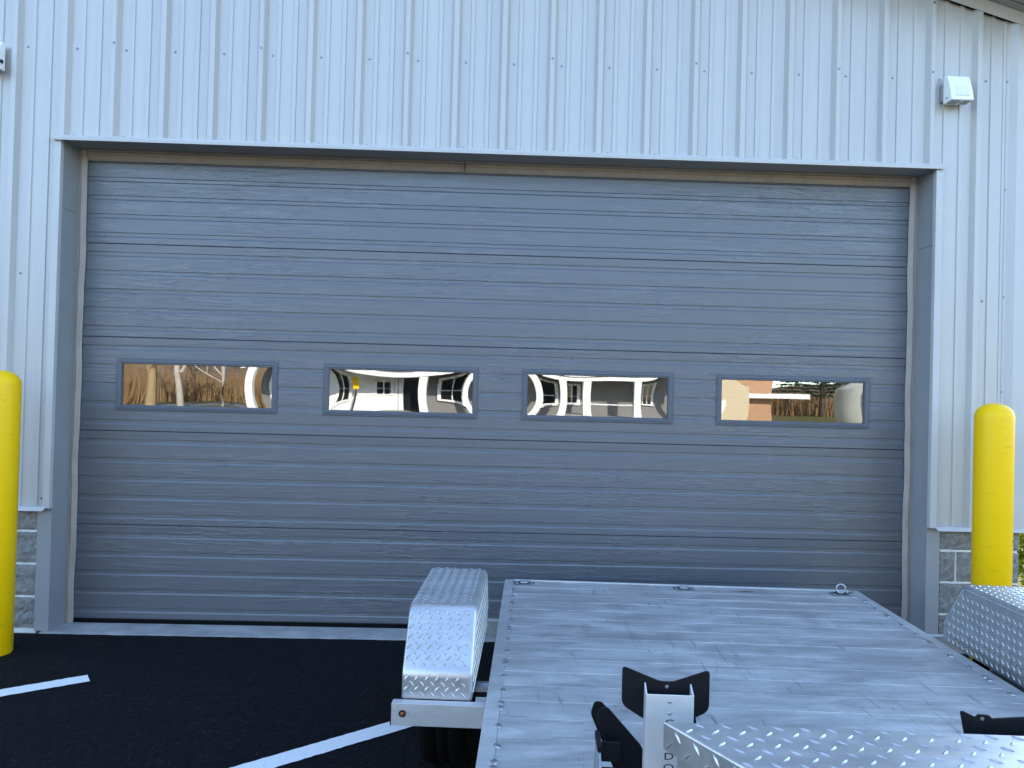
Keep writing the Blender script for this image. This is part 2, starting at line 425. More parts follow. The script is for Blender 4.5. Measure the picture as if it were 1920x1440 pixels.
# block base: mortar backing and split-face blocks
bp(box('mortar', XL, -2.806, -.1865, -.132, -.06, .752, M['mortar']))
bp(box('mortar', 2.898, 3.399, -.1865, -.132, -.06, .752, M['mortar']))
bp(box('mortar', 3.25, 3.3985, -.131, 14, -.06, .752, M['mortar']))
def block(x0, x1, z0, z1, yf=-.196):
    nx = max(3, int((x1-x0)/.022)); nz = 9; vs = []; fs = []
    rnd = random.Random(x0*31 + z0*17)
    ph = [rnd.uniform(0, 6) for _ in range(6)]
    for j in range(nz+1):
        for i in range(nx+1):
            u = i/nx; w = j/nz; e = min(u*nx, (1-u)*nx, w*nz, (1-w)*nz)
            d = 0 if e < .5 else .004 + .004*sin(ph[0]+u*7+w*3) + .003*sin(ph[1]+w*11-u*4) + rnd.uniform(-.003, .005)
            vs.append((x0+(x1-x0)*u + (rnd.uniform(-.0015, .0015) if e < .5 else 0), yf + .004 - d, z0+(z1-z0)*w + (rnd.uniform(-.0015, .0015) if e < .5 else 0)))
    for j in range(nz):
        for i in range(nx):
            a = j*(nx+1)+i; fs.append((a, a+1, a+nx+2, a+nx+1))
    k = len(vs)
    rim = [i for i in range(nx+1)] + [(j+1)*(nx+1)-1 for j in range(1, nz+1)] + [nz*(nx+1)+i for i in range(nx-1, -1, -1)] + [j*(nx+1) for j in range(nz-1, 0, -1)]
    for i in rim: vs.append((vs[i][0], -.17, vs[i][2]))
    n = len(rim)
    for i in range(n): fs.append((rim[i], rim[(i+1) % n], k+(i+1) % n, k+i)[::-1])
    bp(fixn(mesh('block', vs, fs, M['block'])))
mo = .0075
zrow = [(.594+mo, .7515), (.391+mo, .594-mo), (.188+mo, .391-mo), (-.015+mo, .188-mo)]
for r, (z0, z1) in enumerate(zrow):
    off = 0 if r % 2 == 1 else -.203
    edges = [2.898] + [e for e in (3.000+off, 3.406+off) if 2.95 < e < 3.3] + [3.408]
    for a, b in zip(edges, edges[1:]): block(a+(mo if a > 2.9 else 0), b-(mo if b < 3.4 else 0), z0, z1)
    x = -2.806 - (.25 if r % 2 == 0 else .45); e2 = [-2.806, x]
    while x > -5: x -= .406; e2.append(x)
    for b, a in zip(e2, e2[1:]): block(a+mo, b-(mo if b < -2.81 else 0), z0, z1)
# base (drip) flashing
def drip(x0, x1, end):
    # sloped nose with a mitred corner next to the door
    y0, y1 = YW-.001, YW-.052
    vs = []
    c = .02 if end != 0 else 0
    xa0, xb0 = x0, x1
    xa1 = x0 + (c if end < 0 else 0); xb1 = x1 - (c if end > 0 else 0)
    vs = [(xa0, y0, .757), (xb0, y0, .757), (xb0, y1+.012, .751), (xa0, y1+.012, .751), (xa1, y1, .727), (xb1, y1, .727), (xa1, y1+.004, .726), (xb1, y1+.004, .726), (xa1, y0, .735), (xb1, y0, .735)]
    fs = [(0, 3, 2, 1), (3, 4, 5, 2), (4, 6, 7, 5), (6, 8, 9, 7), (0, 8, 6, 4, 3), (1, 2, 5, 7, 9)]
    bp(fixn(mesh('base_flashing', vs, fs, M['lighttrim'])))
drip(XL, -2.735, 1); drip(2.83, 3.46, -1)

# door opening trim: jamb casing (dark), front strips, header cap
def jamb(x, s):
    # s=+1: left jamb (returns toward +x side open); profile in (x,y)
    q = [(x-s*.088, YW+.012), (x-s*.088, YW+.004), (x-s*.001, YW-.0365), (x+s*.0015, YW-.0365), (x+s*.0015, .004), (x-s*.012, .004), (x-s*.012, YW+.012)]
    q[2] = (x-s*.001, YW-.0005); q[3] = (x+s*.0015, YW-.0005)
    o = mesh('jamb_trim', *prism(q, 2, GZ+.006, ZH-.002), M['trim']); bp(fixn(o))
    # light J strip on the face, from the flashing upward
    bp(box('jamb_face_strip', min(x-s*.040, x+s*.0025), max(x-s*.040, x+s*.0025), YW-.037, YW-.0012, .742, ZH-.012, M['lighttrim'], bv=.002))
jamb(XA, 1); jamb(XB_, -1)
bp(box('jamb_seam', XA+.0016, XA+.0028, YW+.002, -.04, 2.62, 2.622, M['dark']))
bp(box('jamb_seam', XB_-.0028, XB_-.0016, YW+.002, -.04, 2.55, 2.552, M['dark']))
# head: cap flashing + soffit of opening
prof = [(YW-.001, ZH+.014), (YW-.050, ZH+.010), (YW-.058, ZH-.006), (YW-.056, ZH-.022), (YW-.052, ZH-.022), (YW-.052, ZH-.008), (YW-.001, ZH-.004)]
o = mesh('header_cap', *prism(prof, 0, -2.768, 2.846), M['lighttrim']); bp(fixn(o))
o = bp(box('header_trim', XA-.01, XB_+.01, YW-.050, .006, ZH-.0095, ZH-.005, M['trim']))
# beige stop with weather seal (profile offset from jamb toward opening, depth)
stopq = [(0, -.040), (.005, -.043), (.009, -.040), (.011, -.016), (.034, -.013), (.037, -.028), (.058, -.014), (.064, -.008), (.060, -.004), (.0, -.003)]
def wavy_stop(x, s):
    vs = []; fs = []; n = len(stopq); K = 24; rnd = random.Random(int(x*10))
    for k in range(K+1):
        z = GZ+.006 + (ZH-.0105-GZ-.006)*k/K; w = .003*sin(k*.9+x)+.002*sin(k*2.1) if 0 < k < K else 0
        for a, b in stopq: vs.append((x + s*(a + (w if .03 < a else w*.4)), b, z))
    for k in range(K):
        for i in range(n): fs.append((k*n+i, k*n+(i+1) % n, (k+1)*n+(i+1) % n, (k+1)*n+i))
    fs += [tuple(range(n)), tuple(range(K*n, K*n+n))]
    bp(fixn(mesh('door_stop', vs, fs, M['stop'])))
wavy_stop(XA-.011, 1); wavy_stop(XB_+.011, -1)
for xa, xb in ((XA+.054, -.2195), (-.2165, XB_-.054)):
    q = [(b, ZH-.011-a) for a, b in stopq]
    o = mesh('head_stop', *prism(q, 0, xa, xb), M['stop']); bp(fixn(o))
bp(box('head_stop_joint', -.2194, -.2166, -.05, -.006, ZH-.07, ZH-.012, M['dark']))

# ------------------------------------------------------------------ garage door
D = empty('garage_door', (.0365, 0, 0)); tag(D, 'wide slate-blue sectional overhead door with four small windows', 'garage door'); D['kind'] = 'thing'
HW = 2.742; SH = .6096
WINX = [(-2.446, -1.404), (-1.105, -.093), (.197, 1.199), (1.486, 2.513)]
WZ0, WZ1 = 1.354, 1.693
def section(k):
    z0 = k*SH; top = z0 + SH
    # profile (z offset from the top, depth): small shadow lip at joint, then V grooves
    pr = [(0.0015, .006), (.0025, -.0005), (.004, -.001)]
    gd = .0038
    for t in (.053, .1737, .2943, .415, .5357):
        pr += [(t, 0), (t+.0005, .0085), (t+.0022, .0085), (t+.0030, gd), (t+.0245, gd), (t+.0305, .0010), (t+.0335, 0)]
    pr += [(SH-.006, 0), (SH-.002, .001), (SH-.0012, .008)]
    if k == 0: pr = [q for q in pr if q[0] < SH-.02] + [(SH-.004, 0), (SH-.002, .01)]
    zs = [(top-t, d) for t, d in pr]
    xs = [-HW, HW]
    holes = []
    if k == 2:
        for a, b in WINX: xs += [a+.02-.0365, b-.02-.0365]; holes.append((a+.02-.0365, b-.02-.0365))
        for zc in (WZ0+.02, WZ1-.02):
            zs.append((zc, 0))
        zs.sort(key=lambda q: -q[0])
    xs.sort(); vs = []; fs = []; n = len(zs)
    for x in xs:
        for z, d in zs: vs.append((x, d, z))
    for i in range(len(xs)-1):
        for j in range(n-1):
            xm = (xs[i]+xs[i+1])/2; zm = (zs[j][0]+zs[j+1][0])/2
            if any(a < xm < b for a, b in holes) and WZ0+.02 < zm < WZ1-.02: continue
            fs.append((i*n+j, i*n+j+1, (i+1)*n+j+1, (i+1)*n+j))
    if k != 2:
        b0 = len(vs)
        vs += [(-HW, .045, z0+.001), (HW, .045, z0+.001), (HW, .045, top-.001), (-HW, .045, top-.001)]; fs.append((b0, b0+1, b0+2, b0+3))
    o = mesh('door_section', vs, fs, M['door'], D)
    return o
for k in range(5): section(k)
for k in range(1, 5): box('section_joint', -HW, HW, .0075, .02, k*SH-.004, k*SH+.004, M['dark'], D)
box('door_backing', -HW, HW, .05, .054, 0.0, WZ0-.002, M['interior'], D); box('door_backing', -HW, HW, .05, .054, WZ1+.002, 3.04, M['interior'], D)
sb = MB()
sb.add(*prism([(-.004, .0), (-.004, -.012), (-.012, -.020), (-.008, -.0245), (.03, -.0245), (.03, .0)], 0, -HW+.005, HW-.005)); fixn(sb.build('bottom_seal', M['rubber'], D))
box('bottom_rail', -HW+.004, HW-.004, -.0055, -.0046, -.0005, .005, M['dark'], D)
def window(x0, x1, BOW, sk, ph):
    x0 -= .0365; x1 -= .0365; w = x1-x0; h = WZ1-WZ0
    E = empty('window', ((x0+x1)/2, 0, (WZ0+WZ1)/2), 0, D)
    # frame: stepped moulding swept round the rectangle: (inset, y)
    st = [(0, .002), (0, -.006), (.003, -.009), (.010, -.009), (.012, -.013), (.022, -.014), (.026, -.010), (.033, -.010), (.036, -.002), (.036, .016)]
    vs = []; fs = []
    for a, y in st:
        X = w/2-a; Z = h/2-a; vs += [(-X, y, -Z), (X, y, -Z), (X, y, Z), (-X, y, Z)]
    for i in range(len(st)-1):
        for c in range(4): fs.append((i*4+c, i*4+(c+1) % 4, i*4+4+(c+1) % 4, i*4+4+c))
    fixn(mesh('frame', vs, fs, M['doorframe'], E))
    # sealed double glazing: the outer pane bows slightly outward
    X = w/2-.0345; Z = h/2-.0345; nx, nz = 72, 30; A = BOW; vs = []; fs = []
    for j in range(nz+1):
        for i in range(nx+1):
            a = 2*i/nx-1; b = 2*j/nz-1
            vs.append((a*X, .008 - A*(1-a**4)*(1-b*b)*(1+sk*a+.10*sin(a*5+ph)+.08*sin(b*3+ph)), b*Z))
    for j in range(nz):
        for i in range(nx): q = j*(nx+1)+i; fs.append((q, q+1, q+nx+2, q+nx+1))
    mesh('pane', vs, fs, M['glass'], E, True)
    mb = MB(); t = .012
    for r in ((-X, X, -Z-.002, -Z+.006), (-X, X, Z-.006, Z+.002)): mb.box(r[0], r[1], .0105, .03, r[2], r[3])
    mb.build('spacer', M['dark'], E)
for (a, b), bw, sk, ph in zip(WINX, (.0010, .0016, .0017, .0011), (.1, -.08, .05, -.2), (0, 1.7, 3.4, 5)): window(a, b, bw, sk, ph)

# ------------------------------------------------------------------ wall lights
def wall_light(x, z, label):
    E = empty('wall_light', (x, YW-.034, z)); tag(E, label, 'wall light', 'wall lights beside the door')
    w, h = .142, .172
    prof = [(0, 0), (0, h), (-.030, h), (-.040, h*.97), (-.062, h*.70), (-.082, h*.38), (-.094, .012), (-.094, 0)]
    body = mesh('housing', *prism(prof, 0, -w/2, w/2), M['fixture'], E); fixn(body); bevel(body, .004, 2, 40)
    for k in range(9):
        t = -w/2 + .03 + k*(w-.06)/8
        vs = []
        for s_, (y, zz) in ((0, (-.0735, h*.56)), (1, (-.0935, .026))):
            vs += [(t-.0038, y+.006, zz), (t-.0022, y-.0055, zz), (t+.0022, y-.0055, zz), (t+.0038, y+.006, zz)]
        fixn(mesh('cooling_fin', vs, [(0, 1, 2, 3), (7, 6, 5, 4), (0, 4, 5, 1), (1, 5, 6, 2), (2, 6, 7, 3), (3, 7, 4, 0)], M['fixture'], E))
    box('lens', -w/2+.012, w/2-.012, -.088, -.02, -.004, -.0005, M['trim'], E)
    box('lens_bar', -.004, .004, -.089, -.018, -.007, -.0042, M['fixture'], E)
    box('mounting_plate', -w/2-.006, w/2-.02, .001, .034, .020, h-.045, M['trim'], E, .003)
    box('side_screw', -w/2-.004, -w/2-.0005, -.05, -.04, .02, .03, M['screw'], E)
    return E
wall_light(2.905, 3.447, 'white wedge-shaped wall light right of the door')
L2 = wall_light(-3.150, 3.447, 'white wall light at the left edge of the photo')
box('photocell', .0715, .082, -.055, -.035, .035, .055, M['dark'], L2, .002)

# ------------------------------------------------------------------ bollards
def bollard(x, y, zt, label):
    E = empty('bollard', (x, y, GZ)); tag(E, label, 'bollard', 'yellow bollards beside the door')
    r = .104; H = zt-GZ; prof = [(r-.004, 0), (r, .006), (r, H-.085)]
    for k in range(1, 13):
        a = pi/2*k/12; prof.append((max(.0004, r*cos(a)**.85) if k < 12 else .0004, H-.085+.085*sin(a)))
    vs, fs = lathe(prof, 56); o = mesh('sleeve', vs, fs, M['yellow'], E, True)
    return E
b1 = bollard(-2.815, -.59, 1.585, 'tall yellow bollard at the left edge, fully down to the asphalt')
b2 = bollard(2.963, -.60, 1.545, 'tall yellow bollard behind the right trailer fender')
ch = mesh('paint_chip', [(-.008, 0, -.008), (.007, 0, -.003), (.003, 0, .010), (-.006, 0, .012)], [(0, 1, 2, 3)], M['blacksteel'], b2); ch.location = (.078, -.0700, .775); ch.rotation_euler = (0, 0, .84)

# ------------------------------------------------------------------ trailer
TH = radians(3.0)
TX, TY = 0.11136, -0.45139
T = empty('flatbed_trailer', (TX, TY, GZ), -TH)
tag(T, 'aluminium flatbed trailer with tread-plate fenders parked before the door', 'trailer')
def tp(o):                       # local y = -v, local z = world z - GZ ; meshes are written with (u, -v, world z)
    o.parent = T; o.location = (o.location.x, o.location.y, o.location.z - GZ); return o
ZD = .41; DW = 2.079; NP = 19; PW = .15
def plank_mesh():
    q = [(-PW+.0002, -.0004), (-PW+.0012, .0012), (-PW+.0030, .0013), (-PW+.0046, 0), (-.0010, 0), (-.0004, -.0006), (-.0002, -.006), (-.0002, -.03), (-PW+.0002, -.03)]
    vs, fs = prism(q, 0, .05, DW-.05); me = bpy.data.meshes.new('plank'); me.from_pydata(vs, [], fs); me.materials.append(M['deck'])
    bm = bmesh.new(); bm.from_mesh(me); bmesh.ops.recalc_face_normals(bm, faces=bm.faces); bm.to_mesh(me); bm.free(); return me
PM = plank_mesh()
for k in range(NP):
    o = bpy.data.objects.new('plank', PM); link(o); o.location = (0, -k*PW, ZD + random.uniform(-.0006, .0006)); tp(o)
LD = NP*PW
for s, x0, x1 in ((0, -.004, .049), (1, DW-.049, DW+.004)):
    tp(box('side_rail', x0, x1, -LD-.0, .012, ZD-.12, ZD+.0035, M['alu'], bv=.002))
tp(box('end_rail', .050, DW-.050, .0005, .014, ZD-.12, ZD+.006, M['alu'], bv=.002))
tp(box('end_rail', .050, DW-.050, -LD-.012, -LD-.001, ZD-.12, ZD+.002, M['alu'], bv=.002))
def weldmesh():
    vs, fs = lathe([(.0130, -.001), (.0115, .002), (.007, .0042), (.0005, .005)], 9)
    rnd = random.Random(4); vs = [(x*rnd.uniform(.8, 1.2), y*rnd.uniform(1.0, 1.7), z) for x, y, z in vs]
    me = bpy.data.meshes.new('weld'); me.from_pydata(vs, [], fs); me.materials.append(M['zinc']); return me
WM = weldmesh()
for k in range(NP+1):
    for x in (.0500, DW-.05):
        for dy in (0, .03):
            if dy and k % 3: continue
            o = bpy.data.objects.new('weld', WM); link(o); o.location = (x + random.uniform(-.004, .004), -k*PW + dy-.06 + random.uniform(-.01, .01), ZD+.0012); o.rotation_euler = (0, 0, random.uniform(-.5, .5)); tp(o)
# flush tie-down rings
def tiedown(u, v, up):
    E = empty('tie_down', (u, -v, ZD+.0014)); tp(E)
    w, d = .058, .036
    q = [(-w+.012, -d), (w-.012, -d), (w, -d+.012), (w, d-.012), (w-.012, d), (-w+.012, d), (-w, d-.012), (-w, -d+.012)]
    fixn(bevel(mesh('plate', *prism(q, 2, 0, .004), M['steelplate'], E), .001))
    mb = MB(); pts = [(.026*cos(a), .020*sin(a), 0) for a in [2*pi*k/20 for k in range(21)]]
    box('recess_shade', -.031, .031, -.025, .025, .0042, .0048, M['dark'], E)  # flat black slab on the plate, painted shade of a sunken pocket
    for sx in (-1, 1):
        for sy in (-1, 1): mesh('rivet', [(sx*.043+x, sy*.022+y, z) for x, y, z in lathe([(.005, .004), (.004, .0065), (.0003, .007)], 8)[0]], lathe([(.005, 0), (.004, 0), (.0003, 0)], 8)[1], M['zinc'], E)
    if up: pts = [(.026*cos(a), .004, .030+.026*sin(a)) for a in [2*pi*k/24 for k in range(25)]]
    else: pts = [(.024*cos(a), .019*sin(a), .0085) for a in [2*pi*k/24 for k in range(25)]]
    mb.tube(pts, .0062, 8, False); mb.build('ring', M['zinc'], E, True)
    if not up: fixn(mesh('ring_base', *prism([(-.012, -.008), (.012, -.008), (.010, .010), (-.010, .010)], 2, .0049, .010), M['alu'], E))
tiedown(.113, .063, False); tiedown(1.045, .070, False); tiedown(1.954, .072, True)
# rust stain marks: thin flakes lying on the deck
def stain(u, v, w, d, rot=0, mat='rust'):
    rnd = random.Random(u*7+v); n = 26; vs = []
    for k in range(n):
        a = 2*pi*k/n; r = rnd.uniform(.55, 1.1); x = w*r*cos(a); y = d*r*sin(a); vs.append((x*cos(rot)-y*sin(rot), x*sin(rot)+y*cos(rot), 0))
    o = mesh('rust_stain', vs, [tuple(range(n))], M[mat]); o.location = (u, -v, ZD+.0019); tp(o)

# tread-plate lugs
LUGV = [(-.015, 0, 0), (-.003, -.0042, 0), (.003, -.0042, 0), (.015, 0, 0), (.003, .0042, 0), (-.003, .0042, 0), (-.008, 0, .0026), (.008, 0, .0026)]
LUGF = [(0, 1, 6), (1, 2, 7, 6), (2, 3, 7), (3, 4, 7), (4, 5, 6, 7), (5, 0, 6)]
def lugs(mb, origin, ex, ey, en, inside, n0, n1, m0, m1, phase=(0, 0), LP=.058, k=1.0):
    origin = Vector(origin); ex = Vector(ex); ey = Vector(ey); en = Vector(en)
    for i in range(n0, n1):
        for j in range(m0, m1):
            for half in (0, 1):
                a = (i + half*.5 + phase[0])*LP; b = (j + half*.5 + phase[1])*LP
                if not inside(a, b): continue
                c, s = (cos(pi/4), sin(pi/4)) if half == 0 else (cos(pi/4), -sin(pi/4))
                vs = []
                for x, y, z in [(p*k, q*k, r) for p, q, r in LUGV]: vs.append(origin + ex*(a + x*c - y*s) + ey*(b + x*s + y*c) + en*(z + .0002))
                mb.add(vs, LUGF)
def fender(u0, u1, inner_sign, name='fender'):
    """profile in (v, z); u0<u1 ; inner_sign +1 when the deck lies at larger u"""
    E = empty('fender', (0, 0, 0)); tp(E); E.location = (0, 0, -GZ)
    Z0, Z1, Z2 = .398, .492, .706; v0, v1, vA, vB = .835, 1.785, 1.000, 1.640
    base = [(v1, Z0), (v1, Z1), (vB, Z2), (vA, Z2), (v0, Z1), (v0, Z0)]
    # round the bends
    pr = [base[0]]
    for i in range(1, 5):
        p0, p1, p2 = [Vector(base[k]) for k in (i-1, i, i+1)]
        r = .045 if i in (2, 3) else .02
        a = p1 + (p0-p1).normalized()*r; b = p1 + (p2-p1).normalized()*r
        for k in range(7):
            t = k/6; pr.append(tuple(a*(1-t)**2 + p1*2*t*(1-t) + b*t*t))
    pr.append(base[5]); n = len(pr)
    mb = MB()
    # top skin with rounded shoulders to both side skirts
    rs = .012; rows = []
    cs = [(u0, rs), (u0+rs*.3, rs*.3), (u0+rs, 0), (u1-rs, 0), (u1-rs*.3, rs*.3), (u1, rs)]
    nrm = []
    for i in range(n):
        a = Vector(pr[max(0, i-1)]); b = Vector(pr[min(n-1, i+1)]); t = (b-a).normalized(); nrm.append(Vector((-t.y, t.x)) * (1 if True else -1))
    ctr = Vector(((v0+v1)/2, .35))
    vs = []
    for i in range(n):
        p_ = Vector(pr[i]); nn = nrm[i]
        if (p_ - ctr).dot(nn) < 0: nn = -nn
        nrm[i] = nn
        for u, dn in cs: q = p_ - nn*dn; vs.append((u, -q.x, q.y))
    m_ = len(cs); fs = [(i*m_+j, i*m_+j+1, (i+1)*m_+j+1, (i+1)*m_+j) for i in range(n-1) for j in range(m_-1)]
    mb.add(vs, fs)
    o = fixn(mb.build('fender_skin', M['tread'], E)); 
    for p in o.data.polygons: p.use_smooth = True
    # inner and outer skirts
    def skirt(u, full, nm):
        ring = [tuple(Vector(pr[i]) - nrm[i]*rs) for i in range(n)]
        ring[0] = (pr[0][0]-rs, pr[0][1]); ring[-1] = (pr[-1][0]+rs, pr[-1][1])
        if full: poly = ring
        else:
            inn = [tuple(Vector(pr[i]) - nrm[i]*.07) for i in range(n)]; inn[0] = (pr[0][0]-.07, pr[0][1]); inn[-1] = (pr[-1][0]+.07, pr[-1][1])
            vs = [(u, -a, b) for a, b in ring] + [(u, -a, b) for a, b in inn]
            return mesh(nm, vs, [(i, i+1, n+i+1, n+i) for i in range(n-1)], M['tread'], E)
        return mesh(nm, [(u, -a, b) for a, b in poly], [tuple(range(n))], M['tread'], E)
    ui = u1 if inner_sign > 0 else u0; uo = u0 if inner_sign > 0 else u1
    skirt(ui, True, 'inner_skirt'); skirt(uo, False, 'outer_skirt')
    # lugs on the skin
    lg = MB(); flat = [(base[0], base[1]), (base[1], base[2]), (base[2], base[3]), (base[3], base[4]), (base[4], base[5])]
    W_ = u1-u0
    cum = 0
    for a, b in flat:
        a = Vector(a); b = Vector(b); L = (b-a).length; t = (b-a)/L; nn = Vector((-t.y, t.x))
        if ((a+b)/2 - ctr).dot(nn) < 0: nn = -nn
        ph = -(cum/.038 - math.floor(cum/.038))
        e = .020 if L > .2 else .010
        lugs(lg, (u0+.015, -a.x, a.y), (1, 0, 0), (0, -t.x, t.y), (0, -nn.x, nn.y), lambda x, y, L=L, e=e: .002 < x < W_-.032 and e < y < L-e, 0, 8, 0, 24, (0.06, ph), .038, .98)
        cum += L
    # lugs on the inner skirt
    from mathutils.geometry import intersect_point_tri_2d
    import mathutils
    def inside(x, y):
        v = v0 + x; z = Z0 + y
        if not (v0+.03 < v < v1-.03 and Z0+.012 < z < Z2-.03): return False
        if z > Z1: 
            t = (z-Z1)/(Z2-Z1)
            if v < v0 + (vA-v0)*t + .03 or v > v1 - (v1-vB)*t - .03: return False
        return True
    lugs(lg, (ui, -v0, Z0), (0, -1, 0), (0, 0, 1), (inner_sign, 0, 0), inside, 0, 30, 0, 12, (0, 0), .038, .9)
    o = lg.build('tread_lugs', M['tread'], E); o['kind'] = 'stuff'
    # rolled hem along the inner skirt edge
    hem = MB(); hem.tube([(ui + inner_sign*.001, -a, b) for a, b in [tuple(Vector(pr[i]) - nrm[i]*.02) for i in range(2, n-2)]], .0028, 6); hem.build('hem', M['alu'], E, True)
    return E
FI, FO = -.058, -.318
fender(FO, FI, 1); fender(DW-FI, DW-FO, -1)
# fender carriers with amber marker
def carrier(u0, u1, v, lamp_u=None):
    E = empty('fender_bracket', (0, 0, 0)); tp(E); E.location = (0, 0, -GZ)
    o = mesh('beam', *prism([(-v, .318), (-v, .398), (-v+.038, .3985), (-v+.038, .3945), (-v+.004, .394), (-v+.004, .318)], 0, u0, u1), M['alu'], E); fixn(o)
    bevel(o, .0012)
    box('end_cap', u0-.004 if u0 < 0 else u1, u0 if u0 < 0 else u1+.004, -v-.0, -v+.036, .318, .394, M['blacksteel'], E)
    if lamp_u is not None:
        vs, fs = lathe([(.0125, -.002), (.0125, .004), (.010, .006), (.009, .004)], 18)
        mesh('lamp_grommet', [(lamp_u+x, -v-z, .362+y) for x, y, z in vs], fs, M['rubber'], E, True)
        vs, fs = lathe([(.009, .002), (.007, .0055), (.003, .0075), (.0003, .008)], 16)
        mesh('amber_lamp', [(lamp_u+x, -v-z, .362+y) for x, y, z in vs], fs, M['amber'], E, True)
carrier(-.345, -.0045, 1.832, -.304); carrier(-.345, -.0045, .79)
carrier(DW+.0045, DW+.345, 1.832, DW+.304); carrier(DW+.0045, DW+.345, .79)
# wheels
def wheel(u):
    E = empty('wheel', (u, -1.31, .29)); tp(E); E.rotation_euler = (0, pi/2, 0)
    vs, fs = lathe([(.19, -.075), (.235, -.098), (.285, -.098), (.312, -.082), (.318, -.06), (.318, -.028), (.311, -.026), (.311, -.020), (.318, -.018), (.318, .018), (.311, .020), (.311, .026), (.318, .028), (.318, .06), (.312, .082), (.285, .098), (.235, .098), (.19, .075)], 40)
    mesh('tyre', vs, fs, M['rubber'], E, True)
    vs, fs = lathe([(.0005, .03), (.05, .035), (.06, .02), (.14, .01), (.17, .03), (.185, .075), (.192, .078), (.192, -.078), (.18, -.07), (.0005, -.05)], 32)
    mesh('rim', vs, fs, M['rim'], E, True)
wheel(-.188); wheel(DW+.188)
mb = MB(); mb.tube([(-.1, -1.31, .26), (DW+.1, -1.31, .26)], .032, 10); tp(mb.build('axle', M['zinc']))
for x in (.30, DW-.30): tp(box('frame_rail', x-.03, x+.03, -LD, 0, .28, .378, M['alu']))
for v in (.2, .9, 1.7, 2.5): tp(box('cross_member', .051, DW-.051, -v-.03, -v+.03, .30, .3785, M['alu']))
# A-frame tongue, coupler
CU = DW/2
for s in (-1, 1):
    mb = MB(); a = Vector((CU+s*.62, -LD+.1, .33)); b = Vector((CU+s*.05, -LD-1.28, .33)); mb.tube([a, b], .05, 4); tp(mb.build('tongue_beam', M['alu']))
mb = MB(); mb.tube([(CU, -LD-1.2, .36), (CU, -LD-1.38, .37), (CU, -LD-1.46, .37)], [.045, .04, .05], 12); tp(mb.build('coupler', M['zinc']))
# V-shaped tread-plate tongue box
BX = empty('tongue_box', (0, 0, 0)); tp(BX); BX.location = (0, 0, -GZ)
zt = .800; hb = .587; vb = 2.866; vf = 3.27; hf = .340
lid = [(CU-hb, -vb), (CU+hb, -vb), (CU+hf, -vf), (CU-hf, -vf)]
def inset(poly, d):
    n = len(poly); out = []
    for i in range(n):
        p0, p1, p2 = [Vector(poly[(i+k) % n]) for k in (-1, 0, 1)]
        e0 = (p1-p0).normalized(); e1 = (p2-p1).normalized(); n0 = Vector((e0.y, -e0.x)); n1 = Vector((e1.y, -e1.x))
        b = (n0+n1).normalized(); out.append(tuple(p1 + b*(d/ b.dot(n0))))
    return out
def orient(d): return inset(lid, d)
r1 = inset(lid, .004)
if abs(r1[0][0]-CU) > hb: sg = -1
else: sg = 1
def ins(d): return inset(lid, sg*d)
LIPH = .062
rings = [(ins(.004), zt), (ins(.0012), zt-.0012), (ins(0), zt-.004), (ins(0), zt-LIPH+.003), (ins(.002), zt-LIPH), (ins(.012), zt-LIPH), (ins(.016), zt-LIPH+.004), (ins(.016), ZD+.0)]
vs = []; fs = [(0, 1, 2, 3)]
for rg, z in rings: vs += [(x, y, z) for x, y in rg]
for i in range(len(rings)-1):
    for c in range(4): fs.append((i*4+c, i*4+(c+1) % 4, i*4+4+(c+1) % 4, i*4+4+c))
lidv = vs[:28]; lidf = [f for f in fs if max(f) < 28]
fixn(mesh('lid', lidv, lidf, M['tread'], BX))
fixn(mesh('box_body', vs[24:], [tuple(i-24 for i in f) for f in fs if min(f) >= 24], M['tread'], BX))
lg = MB()
def in_lid(x, y):
    v = vb + y; u = CU-hb + x
    t = y/(vf-vb); h = hb + (hf-hb)*t
    return .010 < y < vf-vb-.012 and abs(u-CU) < h-.016
lugs(lg, (CU-hb, -vb, zt), (1, 0, 0), (0, -1, 0), (0, 0, 1), in_lid, 0, 24, 0, 9, (.30, .30))
for s in (-1, 1):
    a = Vector((CU+s*hb, -vb, 0)); b = Vector((CU+s*hf, -vf, 0)); t = (b-a).normalized(); L = (b-a).length
    nn = Vector((s*abs(t.y), -abs(t.x), 0)).normalized()
    lugs(lg, (a.x, a.y, zt-LIPH), t, (0, 0, 1), nn, lambda x, y: .012 < x < L-.012 and .014 < y < LIPH-.012, 0, 10, 0, 3, (.3, .25))
    nb = a - nn*.0162
    lugs(lg, (nb.x, nb.y, ZD), t, (0, 0, 1), nn, lambda x, y: .03 < x < L-.02 and .012 < y < .30, 0, 10, 0, 7)
o = lg.build('tread_lugs', M['tread'], BX); o['kind'] = 'stuff'

